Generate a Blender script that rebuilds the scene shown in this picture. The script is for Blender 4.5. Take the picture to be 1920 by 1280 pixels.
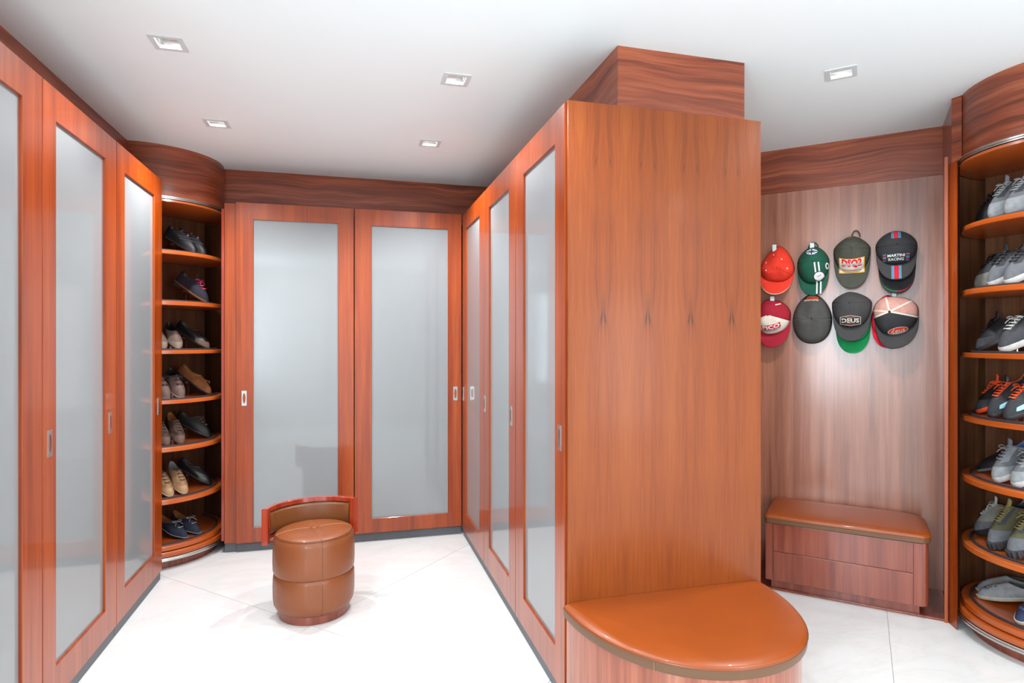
import bpy, bmesh, math, random
from mathutils import Vector, Matrix
from mathutils.geometry import tessellate_polygon

for o in list(bpy.data.objects): bpy.data.objects.remove(o)
C = bpy.context.scene.collection
S = bpy.context.scene
random.seed(7)
PI = math.pi
R = math.radians

# ------------------------------------------------------------------ camera
YAW = R(15.1); EYE = 1.48; FPX = 1135.0
cam = bpy.data.cameras.new('camera'); camo = bpy.data.objects.new('camera', cam); C.objects.link(camo)
cam.sensor_width = 36.0; cam.lens = 36.0 * FPX / 1920.0; cam.clip_start = .02
camo.location = (0, 0, EYE); camo.rotation_euler = (PI / 2, 0, -YAW)
S.camera = camo

# ------------------------------------------------------------------ world, daylight, exposure
w = bpy.data.worlds.new('world'); S.world = w; w.use_nodes = True
bg = w.node_tree.nodes['Background']; bg.inputs[0].default_value = (.78, .9, 1, 1); bg.inputs[1].default_value = 1.5
S.view_settings.view_transform = 'Standard'; S.view_settings.look = 'None'
S.view_settings.gamma = 1; S.view_settings.use_curve_mapping = False
S.view_settings.exposure = -.38

def area(name, loc, target, sx, sy, power, col=(1, 1, 1), shape='RECTANGLE', spread=PI):
    l = bpy.data.lights.new(name, 'AREA'); l.shape = shape; l.size = sx
    if shape in ('RECTANGLE', 'ELLIPSE'): l.size_y = sy
    l.energy = power; l.color = col; l.spread = spread
    o = bpy.data.objects.new(name, l); C.objects.link(o); o.location = loc
    d = Vector(target) - Vector(loc); o.rotation_euler = d.to_track_quat('-Z', 'Y').to_euler()
    return o
# daylight through the windows behind the camera (wall_rear, wall_left), one of them added as fill
area('window_daylight', (-.025, -1.80, 1.3), (-.025, 4, 1.3), .68, 2.4, 6, (.85, .95, 1))
area('window_daylight', (2.48, -1.80, 1.4), (2.2, 4, 1.4), 1.35, 1.9, 64, (.97, .985, 1))  # unseen window light, added to brighten niche, shoe cabinet and end panel
area('window_daylight', (-1.74, -1.05, 1.55), (3, -1.05, 1.55), 1.4, 1.6, 170, (.74, .91, 1))
DOWN = 17.0          # watts of each recessed downlight

# ------------------------------------------------------------------ mesh helpers
class MB:
    def __init__(s): s.v = []; s.f = []; s.m = []
    def add(s, v, f, m=0):
        b = len(s.v); s.v += [tuple(p) for p in v]; s.f += [tuple(i + b for i in q) for q in f]; s.m += [m] * len(f); return s
    def box(s, x0, x1, y0, y1, z0, z1, m=0, bev=0):
        if bev:
            bm = bmesh.new(); bmesh.ops.create_cube(bm, size=1)
            for q in bm.verts: q.co = Vector(((x0 + x1) / 2 + q.co.x * (x1 - x0), (y0 + y1) / 2 + q.co.y * (y1 - y0), (z0 + z1) / 2 + q.co.z * (z1 - z0)))
            bmesh.ops.bevel(bm, geom=bm.edges[:], offset=bev, segments=2, affect='EDGES', profile=.6)
            bm.verts.index_update()
            s.add([q.co[:] for q in bm.verts], [[q.index for q in f.verts] for f in bm.faces], m); bm.free(); return s
        v = [(x, y, z) for z in (z0, z1) for y in (y0, y1) for x in (x0, x1)]
        return s.add(v, [(0, 2, 3, 1), (4, 5, 7, 6), (0, 1, 5, 4), (2, 6, 7, 3), (0, 4, 6, 2), (1, 3, 7, 5)], m)
    def prism(s, poly, z0, z1, m=0, caps=True):
        n = len(poly); v = [(x, y, z0) for x, y in poly] + [(x, y, z1) for x, y in poly]
        f = [(i, (i + 1) % n, n + (i + 1) % n, n + i) for i in range(n)]
        if caps: f += [tuple(range(n - 1, -1, -1)), tuple(range(n, 2 * n))]
        return s.add(v, f, m)
    def loft(s, loops, m=0, cap0=True, cap1=True, closed=True):
        n = len(loops[0]); v = [p for l in loops for p in l]; f = []
        for k in range(len(loops) - 1):
            for i in range(n if closed else n - 1):
                j = (i + 1) % n; f.append((k * n + i, k * n + j, (k + 1) * n + j, (k + 1) * n + i))
        if cap0: f.append(tuple(range(n - 1, -1, -1)))
        if cap1: f.append(tuple(range((len(loops) - 1) * n, len(loops) * n)))
        return s.add(v, f, m)
    def lathe(s, prof, c=(0, 0), n=48, m=0, a0=0, a1=2 * PI, capb=False, capt=False):
        full = abs(a1 - a0 - 2 * PI) < 1e-6; k = n if full else n + 1
        loops = [[(c[0] + r * math.cos(a0 + (a1 - a0) * i / n), c[1] + r * math.sin(a0 + (a1 - a0) * i / n), z) for i in range(k)] for r, z in prof]
        return s.loft(loops, m, capb, capt, full)
    def tube(s, pts, r, n=6, m=0, closed=False):
        P = [Vector(p) for p in pts]; loops = []; N = len(P)
        for i in range(N):
            a = P[(i - 1) % N] if (closed or i) else P[0]; b = P[(i + 1) % N] if (closed or i < N - 1) else P[-1]
            t = (b - a)
            t = t.normalized() if t.length > 1e-9 else Vector((0, 0, 1))
            up = Vector((0, 0, 1)) if abs(t.z) < .9 else Vector((1, 0, 0))
            x = t.cross(up).normalized(); y = x.cross(t)
            rr = r[i] if isinstance(r, (list, tuple)) else r
            loops.append([tuple(P[i] + x * rr * math.cos(2 * PI * k / n) + y * rr * math.sin(2 * PI * k / n)) for k in range(n)])
        if closed: loops.append(loops[0]); return s.loft(loops, m, False, False)
        return s.loft(loops, m)
    def grid(s, fn, nu, nv, m=0, flip=False):
        v = [fn(i / nu, j / nv) for j in range(nv + 1) for i in range(nu + 1)]; f = []
        for j in range(nv):
            for i in range(nu):
                q = (j * (nu + 1) + i, j * (nu + 1) + i + 1, (j + 1) * (nu + 1) + i + 1, (j + 1) * (nu + 1) + i)
                f.append(q[::-1] if flip else q)
        return s.add(v, f, m)
    def mesh(s, name, mats, smooth=35, weld=False):
        me = bpy.data.meshes.new(name); me.from_pydata(s.v, [], s.f)
        for mt in mats: me.materials.append(mt)
        if len(mats) > 1: me.polygons.foreach_set('material_index', s.m)
        me.update()
        bm = bmesh.new(); bm.from_mesh(me)
        if weld: bmesh.ops.remove_doubles(bm, verts=bm.verts, dist=1e-5)
        bmesh.ops.recalc_face_normals(bm, faces=bm.faces); bm.to_mesh(me); bm.free()
        if smooth:
            me.polygons.foreach_set('use_smooth', [True] * len(me.polygons)); me.set_sharp_from_angle(angle=R(smooth))
        return me

def obj(name, mb, mats, parent=None, smooth=35, loc=None, rot=None, weld=False):
    if not isinstance(mats, (list, tuple)): mats = [mats]
    me = mb if isinstance(mb, bpy.types.Mesh) else mb.mesh(name, mats, smooth, weld)
    o = bpy.data.objects.new(name, me); C.objects.link(o); o.parent = parent
    if loc: o.location = loc
    if rot: o.rotation_euler = rot
    return o
def tag(o, label, cat, group=None):
    o['label'] = label; o['category'] = cat
    if group: o['group'] = group
    return o
def thing(name, label, cat, loc=(0, 0, 0), rot=(0, 0, 0), group=None):
    o = bpy.data.objects.new(name, None); C.objects.link(o); o.empty_display_size = .05
    o.location = loc; o.rotation_euler = rot; return tag(o, label, cat, group)
def struct(o): o['kind'] = 'structure'; return o

# ------------------------------------------------------------------ materials
def srgb(r, g, b):
    f = lambda c: c / 12.92 if c <= .04045 else ((c + .055) / 1.055) ** 2.4
    return (f(r / 255), f(g / 255), f(b / 255), 1)
class NT:
    def __init__(s, name):
        s.mat = bpy.data.materials.new(name); s.mat.use_nodes = True; s.t = s.mat.node_tree
        s.b = s.t.nodes['Principled BSDF']
    def n(s, typ, ins=None, **kw):
        q = s.t.nodes.new(typ)
        for k, v in kw.items(): setattr(q, k, v)
        for k, v in (ins or {}).items(): s.set(q.inputs[k], v)
        return q
    def set(s, sock, v):
        if isinstance(v, bpy.types.NodeSocket): s.t.links.new(v, sock)
        else: sock.default_value = v
    def m(s, op, a, b=0.0, c=None):
        q = s.n('ShaderNodeMath', operation=op); s.set(q.inputs[0], a); s.set(q.inputs[1], b)
        if c is not None: s.set(q.inputs[2], c)
        return q.outputs[0]
    def noise(s, vec, scale, detail=3, rough=.55, dist=0):
        return s.n('ShaderNodeTexNoise', {'Vector': vec, 'Scale': scale, 'Detail': detail, 'Roughness': rough, 'Distortion': dist}).outputs[0]
    def ramp(s, fac, stops):
        q = s.n('ShaderNodeValToRGB', {'Fac': fac}); e = q.color_ramp.elements
        while len(e) < len(stops): e.new(.5)
        for x, (p, c) in zip(e, stops): x.position = p; x.color = c
        return q.outputs[0]
    def mix(s, f, a, b, blend='MIX'):
        q = s.n('ShaderNodeMix', data_type='RGBA', blend_type=blend); s.set(q.inputs[0], f); s.set(q.inputs[6], a); s.set(q.inputs[7], b); return q.outputs[2]
    def bump(s, h, strength=.1, dist=.002):
        q = s.n('ShaderNodeBump', {'Strength': strength, 'Distance': dist, 'Height': h}); s.set(s.b.inputs['Normal'], q.outputs[0])
    def out(s, col=None, rough=None, metal=None, coat=None, coat_rough=None, spec=None, sheen=None):
        for k, v in (('Base Color', col), ('Roughness', rough), ('Metallic', metal), ('Coat Weight', coat), ('Coat Roughness', coat_rough), ('Specular IOR Level', spec), ('Sheen Weight', sheen)):
            if v is not None: s.set(s.b.inputs[k], v)
        return s.mat

WOODK = 1.0
def wood(name, dark, mid, light, grain='z', rib=16., fine=90., rough=.3, coat=.35, coat_rough=.1, warp=.0, stretch=.035, spec=.5, speckle=0):
    t = NT(name); tc = t.n('ShaderNodeTexCoord'); oi = t.n('ShaderNodeObjectInfo')
    off = t.n('ShaderNodeVectorMath', {0: tc.outputs['Object']}, operation='ADD')
    cmb = t.n('ShaderNodeCombineXYZ', {0: t.m('MULTIPLY', oi.outputs['Random'], 17.), 1: t.m('MULTIPLY', oi.outputs['Random'], 31.), 2: t.m('MULTIPLY', oi.outputs['Random'], 9.)})
    t.set(off.inputs[1], cmb.outputs[0])
    vec = off.outputs[0]
    if warp:
        wn = t.n('ShaderNodeTexNoise', {'Vector': vec, 'Scale': 2.2, 'Detail': 2.})
        sc = t.n('ShaderNodeVectorMath', {0: wn.outputs['Color'], 1: (warp, warp, warp)}, operation='MULTIPLY')
        vec = t.n('ShaderNodeVectorMath', {0: vec, 1: sc.outputs[0]}, operation='ADD').outputs[0]
    dark, mid, light = [tuple(q * WOODK for q in c[:3]) + (1,) for c in (dark, mid, light)]
    s = (1, 1, stretch) if grain == 'z' else (stretch, stretch, 1)
    mp = t.n('ShaderNodeMapping', {'Vector': vec, 'Scale': s}).outputs[0]
    n1 = t.noise(mp, rib, 2, .5); n2 = t.noise(mp, fine, 5, .65); n3 = t.noise(mp, rib * 3.2, 2, .5)
    f = t.m('ADD', t.m('ADD', t.m('MULTIPLY', n1, .42), t.m('MULTIPLY', n3, .3)), t.m('MULTIPLY', n2, .28))
    col = t.ramp(f, [(.36, dark), (.5, mid), (.64, light)])
    t.bump(n2, .05, .001)
    if speckle:
        sp = t.noise(off.outputs[0], 420, 2, .6)
        t.bump(t.m('ADD', t.m('MULTIPLY', n2, .4), t.m('MULTIPLY', sp, speckle)), .12, .001)
    return t.out(col, rough, 0, coat, coat_rough, spec)

def plain(name, col, rough=.5, metal=0, coat=0, spec=.5, bump=0, bscale=400, vary=0, vscale=12, sheen=0, emit=None, estr=0):
    t = NT(name); c = col
    if vary or bump: tc = t.n('ShaderNodeTexCoord').outputs['Object']
    if vary:
        n = t.noise(tc, vscale, 4); lo = tuple(x * (1 - vary) for x in col[:3]) + (1,); hi = tuple(min(1, x * (1 + vary)) for x in col[:3]) + (1,)
        c = t.ramp(n, [(.3, lo), (.7, hi)])
    if bump: t.bump(t.noise(tc, bscale, 3), bump, .002)
    if emit: t.b.inputs['Emission Color'].default_value = emit; t.b.inputs['Emission Strength'].default_value = estr
    return t.out(c, rough, metal, coat, .05, spec, sheen or None)

W_DOOR = wood('sapele_door', srgb(124, 46, 6), srgb(153, 60, 8), srgb(170, 78, 16), rough=.32, coat=.4, coat_rough=.07)
W_FASCIA = wood('dark_sapele_horizontal', srgb(90, 36, 18), srgb(140, 64, 36), srgb(176, 94, 58), grain='h', rib=20, fine=70, warp=.10, rough=.35, coat=.3, coat_rough=.15)
W_NICHE = wood('sapele_niche_panel', srgb(124, 70, 50), srgb(156, 96, 72), srgb(178, 118, 92), rib=9, rough=.36, coat=1., coat_rough=.2, speckle=1.0)
W_RED = wood('sapele_red', srgb(112, 46, 30), srgb(138, 64, 44), srgb(156, 82, 58), rough=.32, coat=.5, coat_rough=.15, speckle=.3)
W_DRUM = wood('sapele_drum', srgb(130, 62, 40), srgb(162, 86, 60), srgb(186, 112, 82), rough=.3, coat=.6, coat_rough=.16)
W_SHELF = wood('orange_shelf', srgb(156, 68, 18), srgb(182, 84, 28), srgb(198, 102, 44), grain='h', rib=8, fine=60, rough=.3, coat=.4)
W_INNER = wood('brown_interior', srgb(78, 44, 26), srgb(102, 62, 38), srgb(122, 80, 52), rough=.4, coat=.2, coat_rough=.2)
W_GLOSS = wood('red_lacquer', srgb(126, 34, 12), srgb(156, 46, 18), srgb(176, 64, 30), rough=.2, coat=1., coat_rough=.04)
M_GLASS = plain('white_backpainted_glass', (.275, .287, .294, 1), .06, spec=.65)
M_TOE = plain('grey_toe_kick', srgb(98, 101, 106), .5)
M_STEEL = plain('satin_steel', (.62, .62, .6, 1), .28, 1)
M_DARKREC = plain('dark_recess', (.05, .05, .05, 1), .4, .6)
M_CEIL = plain('ceiling_paint', (.88, .925, .93, 1), .85)
M_WALL = plain('wall_paint', (.82, .82, .81, 1), .85)
M_TRIMW = plain('white_trim', (.66, .67, .67, 1), .5)
M_REFL = plain('lamp_reflector', (.8, .8, .8, 1), .22, 1)
M_LAMP = plain('lamp', (1, 1, 1, 1), .5, emit=(1, .98, .95, 1), estr=8)
M_RUB = plain('dark_rubber_rail', srgb(58, 50, 54), .5)
M_LEATH = plain('tan_leather', srgb(136, 72, 34), .4, bump=.12, bscale=500, vary=.05, vscale=6, coat=.15)
M_LEATH2 = plain('caramel_leather', srgb(150, 68, 14), .36, bump=.10, bscale=600, vary=.05, vscale=6, coat=.15)
M_LEATHD = plain('brown_leather_band', srgb(108, 74, 48), .42, bump=.1, bscale=500)
M_PAD = plain('backrest_leather', srgb(118, 68, 32), .4, bump=.1, bscale=500, coat=.1)
M_STITCH = plain('stitching', srgb(180, 126, 84), .7)
M_SEAM = plain('leather_seam', srgb(112, 62, 36), .55)

t = NT('floor_marble'); tc = t.n('ShaderNodeTexCoord').outputs['Object']; oi = t.n('ShaderNodeObjectInfo')
of = t.n('ShaderNodeVectorMath', {0: tc}, operation='ADD')
t.set(of.inputs[1], t.n('ShaderNodeCombineXYZ', {0: t.m('MULTIPLY', oi.outputs['Random'], 20.), 1: t.m('MULTIPLY', oi.outputs['Random'], 37.), 2: 0.}).outputs[0])
mp = t.n('ShaderNodeMapping', {'Vector': of.outputs[0], 'Rotation': (0, 0, .5), 'Scale': (1, 2.2, 1)}).outputs[0]
v = t.noise(mp, 1.6, 6, .6, 1.2); vv = t.m('ABSOLUTE', t.m('SUBTRACT', v, .5))
col = t.ramp(vv, [(0., (.74, .735, .715, 1)), (.015, (.775, .77, .755, 1)), (.12, (.80, .798, .79, 1))])
M_FLOOR = t.out(col, .16, 0, 0, 0, .5)
M_GROUT = plain('grout', (.42, .41, .39, 1), .8)

t = NT('bookmatched_sapele'); tc = t.n('ShaderNodeTexCoord'); sx = t.n('ShaderNodeSeparateXYZ', {0: tc.outputs['Object']})
X_, Z_ = sx.outputs[0], sx.outputs[2]
d = t.m('PINGPONG', t.m('SUBTRACT', X_, .0), .1)
leaf = t.m('FLOOR', t.m('DIVIDE', t.m('ADD', X_, .1), .2))
dz = t.m('SUBTRACT', Z_, 1.573); dz2 = t.m('SUBTRACT', Z_, 2.213)
bulge = t.m('MULTIPLY', t.m('EXPONENT', t.m('MULTIPLY', t.m('MULTIPLY', dz, dz), -90.)), .010)
bulge2 = t.m('MULTIPLY', t.m('EXPONENT', t.m('MULTIPLY', t.m('MULTIPLY', dz2, dz2), -160.)), -.008)
dd = t.m('ADD', t.m('ADD', d, bulge), t.m('ADD', bulge2, t.m('MULTIPLY', t.m('MAXIMUM', t.m('MULTIPLY', dz, -1.), 0.), -.012)))
cv = t.n('ShaderNodeCombineXYZ', {0: dd, 1: 3.7, 2: t.m('MULTIPLY', Z_, .03)}).outputs[0]
n1 = t.noise(cv, 26, 2, .5); n2 = t.noise(cv, 150, 5, .65)
cvl = t.n('ShaderNodeCombineXYZ', {0: X_, 1: leaf, 2: t.m('MULTIPLY', Z_, .12)}).outputs[0]; n3 = t.noise(cvl, 5, 2, .5)
f = t.m('ADD', t.m('ADD', t.m('MULTIPLY', n1, .40), t.m('MULTIPLY', n2, .42)), t.m('MULTIPLY', n3, .18))
col = t.ramp(f, [(.32, srgb(110, 46, 8)), (.5, srgb(136, 62, 13)), (.68, srgb(152, 78, 24))])
def knot(dz, d0, wx, wz, tilt):
    a = t.m('DIVIDE', t.m('SUBTRACT', t.m('SUBTRACT', d, d0), t.m('MULTIPLY', dz, tilt)), wx); b = t.m('DIVIDE', dz, wz)
    return t.m('EXPONENT', t.m('MULTIPLY', t.m('ADD', t.m('MULTIPLY', a, a), t.m('MULTIPLY', b, b)), -1.))
k = t.m('MINIMUM', t.m('ADD', t.m('ADD', knot(dz, .0085, .0034, .024, -.16), t.m('MULTIPLY', knot(dz, .006, .003, .1, -.05), .45)), t.m('MULTIPLY', knot(dz2, .031, .0028, .018, -.1), .65)), 1.)
col = t.mix(t.m('MULTIPLY', k, .85), col, srgb(52, 24, 14))
t.bump(t.m('ADD', n2, t.m('MULTIPLY', k, -2.)), .06, .001)
W_PANEL = t.out(col, .42, 0, .15, .2, .4)

# ------------------------------------------------------------------ room shell
XL, XR, YB, YF, ZC = -1.78, 4.05, 5.25, -1.85, 2.75
def clip(poly, nx, ny, c):           # keep nx*x+ny*y<=c
    out = []
    for i in range(len(poly)):
        a, b = poly[i], poly[(i + 1) % len(poly)]; da = nx * a[0] + ny * a[1] - c; db = nx * b[0] + ny * b[1] - c
        if da <= 0: out.append(a)
        if (da < 0 < db) or (db < 0 < da):
            q = da / (da - db); out.append((a[0] + (b[0] - a[0]) * q, a[1] + (b[1] - a[1]) * q))
    return out
fl = struct(obj('floor', MB().box(XL, XR, YF, YB, -.12, -.003), M_GROUT, smooth=0))
TS = 1.84 / math.sqrt(2); J = .0013
for i in range(-6, 7):
    for j in range(-6, 7):
        s0 = 3.13 + i * 1.84; d0 = 3.50 + j * 1.84
        g = J * 1.414
        q = [(s, e) for s, e in ((s0 + g, d0 + g), (s0 + 1.84 - g, d0 + g), (s0 + 1.84 - g, d0 + 1.84 - g), (s0 + g, d0 + 1.84 - g))]
        poly = [((s - e) / 2, (s + e) / 2) for s, e in q][::-1]
        for nx, ny, c in ((1, 0, XR), (-1, 0, -XL), (0, 1, YB), (0, -1, -YF)):
            poly = clip(poly, nx, ny, c)
            if len(poly) < 3: break
        if len(poly) >= 3: obj('tile', MB().prism(poly, -.012, 0), M_FLOOR, fl, smooth=0)

LIGHTS = [(-.741, 2.87, 0), (-.741, 3.85, 0), (.502, 2.905, 0), (.502, 3.878, 0), (2.25, 2.36, 45)] + \
         [(-.741, 1.89, 0), (.502, 1.93, 0), (2.25, .9, 45)]
AP = .049
LPOW = [.95, 1.9, .95, 1.9, 1.5, .9, .9, 1.3]     # uneven power factors added to brighten the ceiling at back and right
def sq(cx, cy, h, a):
    return [(cx + h * 1.41421 * math.cos(R(a + 45 + 90 * k)), cy + h * 1.41421 * math.sin(R(a + 45 + 90 * k))) for k in range(4)]
polys = [[(XL, YF), (XR, YF), (XR, YB), (XL, YB)]] + [sq(x, y, AP, a) for x, y, a in LIGHTS]
flat = [p for q in polys for p in q]
tris = tessellate_polygon([[Vector((x, y, 0)) for x, y in q] for q in polys])
cm = MB(); cm.add([(x, y, ZC) for x, y in flat], [tuple(q) for q in tris])
cm.box(XL, XR, YF, YB, ZC + .16, ZC + .22)
struct(obj('ceiling', cm, M_CEIL, smooth=0))

def lightname(i):
    return ['near the tall white-glass wardrobes, over the open floor', 'close to the rounded shoe carousel fascia', 'beside the panelled island wardrobe',
            'near the dark fascia of the corner wardrobes', 'set diagonally above the niche with caps'][i]
for i, (x, y, a) in enumerate(LIGHTS):
    lab = 'square recessed ceiling downlight ' + lightname(i) if i < 5 else 'square recessed ceiling downlight ' + ['in front of the long wall toward the entrance', 'in line with the half-round bench', 'set diagonally, over the entrance floor'][i - 5]
    r = thing('downlight', lab, 'ceiling light', (x, y, ZC), (0, 0, R(a)), 'recessed square downlights')
    m = MB(); o_, n_ = .066, AP - .004
    for z0, z1 in ((-.004, .0),):
        P0 = [(-o_, -o_), (o_, -o_), (o_, o_), (-o_, o_)]; P1 = [(-n_, -n_), (n_, -n_), (n_, n_), (-n_, n_)]
        m.loft([[(p[0], p[1], 0) for p in P0], [(p[0], p[1], z0) for p in P0], [(p[0], p[1], z0) for p in P1], [(p[0], p[1], .012) for p in P1]], 0, False, False)
    obj('trim_plate', m, M_TRIMW, r, 0)
    m = MB(); L = []
    for k, (h, z) in enumerate(((AP - .003, .0), (AP - .004, .02), (AP - .008, .035), (AP - .009, .05), (AP - .012, .075))):
        L.append([(-h, -h, z), (h, -h, z), (h, h, z), (-h, h, z)])
    m.loft(L, 0, False, True); obj('reflector', m, M_REFL, r, 0)
    m = MB().lathe([(.0, .070), (.030, .070), (.030, .066), (.026, .062), (0, .061)], n=20); obj('lamp', m, M_LAMP, r)
    l = bpy.data.lights.new('downlight_beam', 'SPOT'); l.energy = DOWN * 4 * LPOW[i]; l.spot_size = R(145); l.spot_blend = .8; l.shadow_soft_size = .04; l.color = (.96, .985, 1)
    lo = bpy.data.objects.new('downlight_beam', l); C.objects.link(lo); lo.location = (x, y, ZC - .012)

# outer walls (with window openings behind the camera)
def wall_open(name, along, at, thick, a0, a1, holes, mat=None):
    m = MB(); cuts = sorted({a0, a1} | {h for q in holes for h in q[:2]})
    def bx(u0, u1, z0, z1):
        if along == 'x': m.box(u0, u1, min(at, at + thick), max(at, at + thick), z0, z1)
        else: m.box(min(at, at + thick), max(at, at + thick), u0, u1, z0, z1)
    for u0, u1 in zip(cuts, cuts[1:]):
        h = [q for q in holes if q[0] <= u0 + 1e-6 and q[1] >= u1 - 1e-6]
        if h: bx(u0, u1, 0, h[0][2]); bx(u0, u1, h[0][3], ZC)
        else: bx(u0, u1, 0, ZC)
    return struct(obj(name, m, mat or M_WALL, smooth=0))
wall_open('wall_back', 'x', YB, .1, XL, XR, [])
wall_open('wall_left', 'y', XL, -.1, YF, YB, [(-1.8, -.3, .7, 2.4)])
wall_open('wall_right', 'y', XR, .1, YF, YB, [])
wall_open('wall_rear', 'x', YF, -.1, XL, XR, [(-.4, .35, .05, 2.55), (1.75, 3.2, .4, 2.4)])  # wider opening added for the fill light
struct(obj('wall_flank', MB().box(3.36, XR, YF, 1.64, 0, ZC), M_WALL, smooth=0))
def window(n, loc, rz, wd, h):
    r = bpy.data.objects.new('window_%d' % n, None); C.objects.link(r); r.location = loc; r.rotation_euler = (0, 0, rz); struct(r)
    m = MB(); b = .05
    m.box(0, wd, 0, .07, 0, b); m.box(0, wd, 0, .07, h - b, h); m.box(0, b, 0, .07, b, h - b); m.box(wd - b, wd, 0, .07, b, h - b); m.box(wd / 2 - .025, wd / 2 + .025, 0, .07, b, h - b)
    obj('window_frame', m, M_TRIMW, r, 0)
window(1, (-.4, YF - .085, .05), 0, .75, 2.5)
window(2, (1.75, YF - .085, .4), 0, 1.45, 2.0)  # unseen window, added around the fill light
window(3, (XL - .015, -1.8, .7), PI / 2, 1.5, 1.7)

# niche wall (45 degrees) and its return
A = math.sqrt(.5); NX = 3.08
NICHE = (NX, NX, 0); NROT = (0, 0, -PI / 4)
struct(obj('wall_niche', MB().box(-1.9, .44, 0, .06, 0, 2.462), W_NICHE, smooth=0, loc=NICHE, rot=NROT))
f2 = struct(obj('trim_1', MB().box(-1.9, .44, .004, .06, 2.464, ZC), W_FASCIA, smooth=0, loc=NICHE, rot=NROT))
f2['label'] = 'dark horizontally grained fascia above the cap niche'
struct(obj('wall_return', MB().box(.422, .452, -.425, 0, 0, ZC), W_RED, smooth=0, loc=NICHE, rot=NROT))
struct(obj('trim_2', MB().box(-.95, .42, -.445, 0, 0, .012, bev=.002), W_RED, smooth=0, loc=NICHE, rot=NROT))
# fascias above the wardrobes and the island bulkhead
m = struct(obj('trim_3', MB().box(-1.40, -1.35, -.0, 4.36, 2.44, ZC), W_FASCIA, smooth=0))
m = struct(obj('trim_4', MB().box(-.95, 1.2, 4.86, 4.92, 2.42, ZC), W_FASCIA, smooth=0))
m = struct(obj('trim_5', MB().box(1.115, 1.743, 2.39, 5.2, 2.44, ZC), W_FASCIA, smooth=0))

# ------------------------------------------------------------------ wardrobes
def handle_mesh():
    m = MB(); wd, h = .016, .052; n = 16
    rect = []; lens = []; deep = []
    for k in range(n):
        a = 2 * PI * k / n; c_, s_ = math.cos(a), math.sin(a)
        q = max(abs(c_), abs(s_)); rect.append((wd * c_ / q, 0, h * s_ / q))
        lens.append((.0095 * c_, 0, .036 * s_)); deep.append((.006 * c_, 0, .028 * s_))
    at = lambda L, y: [(p[0], y, p[2]) for p in L]
    m.loft([at(rect, .004), at(rect, -.0025), at(lens, -.0025)], 0, False, False)
    m.loft([at(lens, -.0025), at(deep, .004)], 1, False, True)
    return m.mesh('handle', [M_STEEL, M_DARKREC], 30)
HANDLE = handle_mesh()
DT = .024
def door(root, x0, x1, gx0, gx1, z0, z1, gz0, gz1, handles):
    m = MB(); bv = .004
    def fr(loop0, loop1, y0, y1): pass
    O_ = [(x0, z0), (x1, z0), (x1, z1), (x0, z1)]; I_ = [(gx0, gz0), (gx1, gz0), (gx1, gz1), (gx0, gz1)]
    def sh(q, d): return [(q[0][0] + d, q[0][1] + d), (q[1][0] - d, q[1][1] + d), (q[2][0] - d, q[2][1] - d), (q[3][0] + d, q[3][1] - d)]
    at = lambda q, y: [(p[0], y, p[1]) for p in q]
    m.loft([at(O_, DT), at(O_, .002), at(sh(O_, .002), 0), at(sh(I_, -.002), 0), at(I_, .002), at(I_, DT)], 0, False, False)
    m.add(at(O_, DT) + at(I_, DT), [(0, 1, 5, 4), (1, 2, 6, 5), (2, 3, 7, 6), (3, 0, 4, 7)])
    dr = obj('door', m, W_DOOR, root, 30)
    obj('glass_pane', MB().box(gx0 - .0, gx1 + .0, .012, .018, gz0, gz1), M_GLASS, dr, 0)
    for hx in handles: obj('handle', HANDLE, [], dr, loc=(hx, 0, 1.083))
    return dr
def wardrobe(label, loc, rz, w_, depth, z1, g, gz, handles, group, z0=.055, toe=.010):
    r = thing('wardrobe', label, 'wardrobe', loc, (0, 0, rz), group)
    obj('body', MB().box(.001, w_ - .001, DT + .003, depth, .055, z1 - .004), W_INNER, r, 0)
    obj('toe_kick', MB().box(.001, w_ - .001, toe, toe + .025, 0, .052), M_TOE, r, 0)
    door(r, .002, w_ - .002, g[0], g[1], z0, z1, gz[0], gz[1], handles)
    return r
GL = 'wardrobes along the long wall'; GR = 'wardrobes of the island'; GB = 'wardrobes of the end wall'
zl = 2.485
wardrobe('tall wardrobe with white glass door next to the shoe carousel, opposite the island', (-1.124, 3.450, 0), PI / 2, .765, .64, zl, (.115, .615), (.2, 2.355), [.695], GL)
wardrobe('tall wardrobe whose white glass door has two flush pulls, facing the island', (-1.124, 2.690, 0), PI / 2, .758, .64, zl, (.11, .616), (.19, 2.355), [.055, .675], GL)
wardrobe('tall wardrobe with white glass door, two doors away from the shoe carousel', (-1.124, 1.925, 0), PI / 2, .763, .64, zl, (.115, .615), (.19, 2.355), [.055], GL)
wardrobe('tall wardrobe with white glass door at the entrance end of the long wall', (-1.124, 1.160, 0), PI / 2, .763, .64, zl, (.115, .615), (.19, 2.355), [.055], GL)
zr = 2.445
wardrobe('island wardrobe with white glass door beside the half-round bench', (.84, 3.042, 0), -PI / 2, .742, .885, zr, (.145, .622), (.2, 2.312), [.682], GR)
wardrobe('island wardrobe with white glass door between the two other island doors', (.84, 3.810, 0), -PI / 2, .765, .885, zr, (.145, .63), (.2, 2.312), [.030, .678], GR)
wardrobe('island wardrobe with white glass door in the corner against the end wall', (.84, 4.573, 0), -PI / 2, .76, .885, zr, (.135, .625), (.2, 2.32), [.035], GR)
zb = 2.453
wardrobe('end wall wardrobe with white glass door behind the leather stool', (-.762, 4.577, 0), 0, .80, .62, zb, (.116, .688), (.175, 2.336), [.056], GB, z0=.07, toe=.035)
wardrobe('end wall wardrobe with white glass door meeting the island corner', (.040, 4.577, 0), 0, .797, .62, zb, (.124, .69), (.175, 2.333), [.747], GB, z0=.07, toe=.035)
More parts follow.
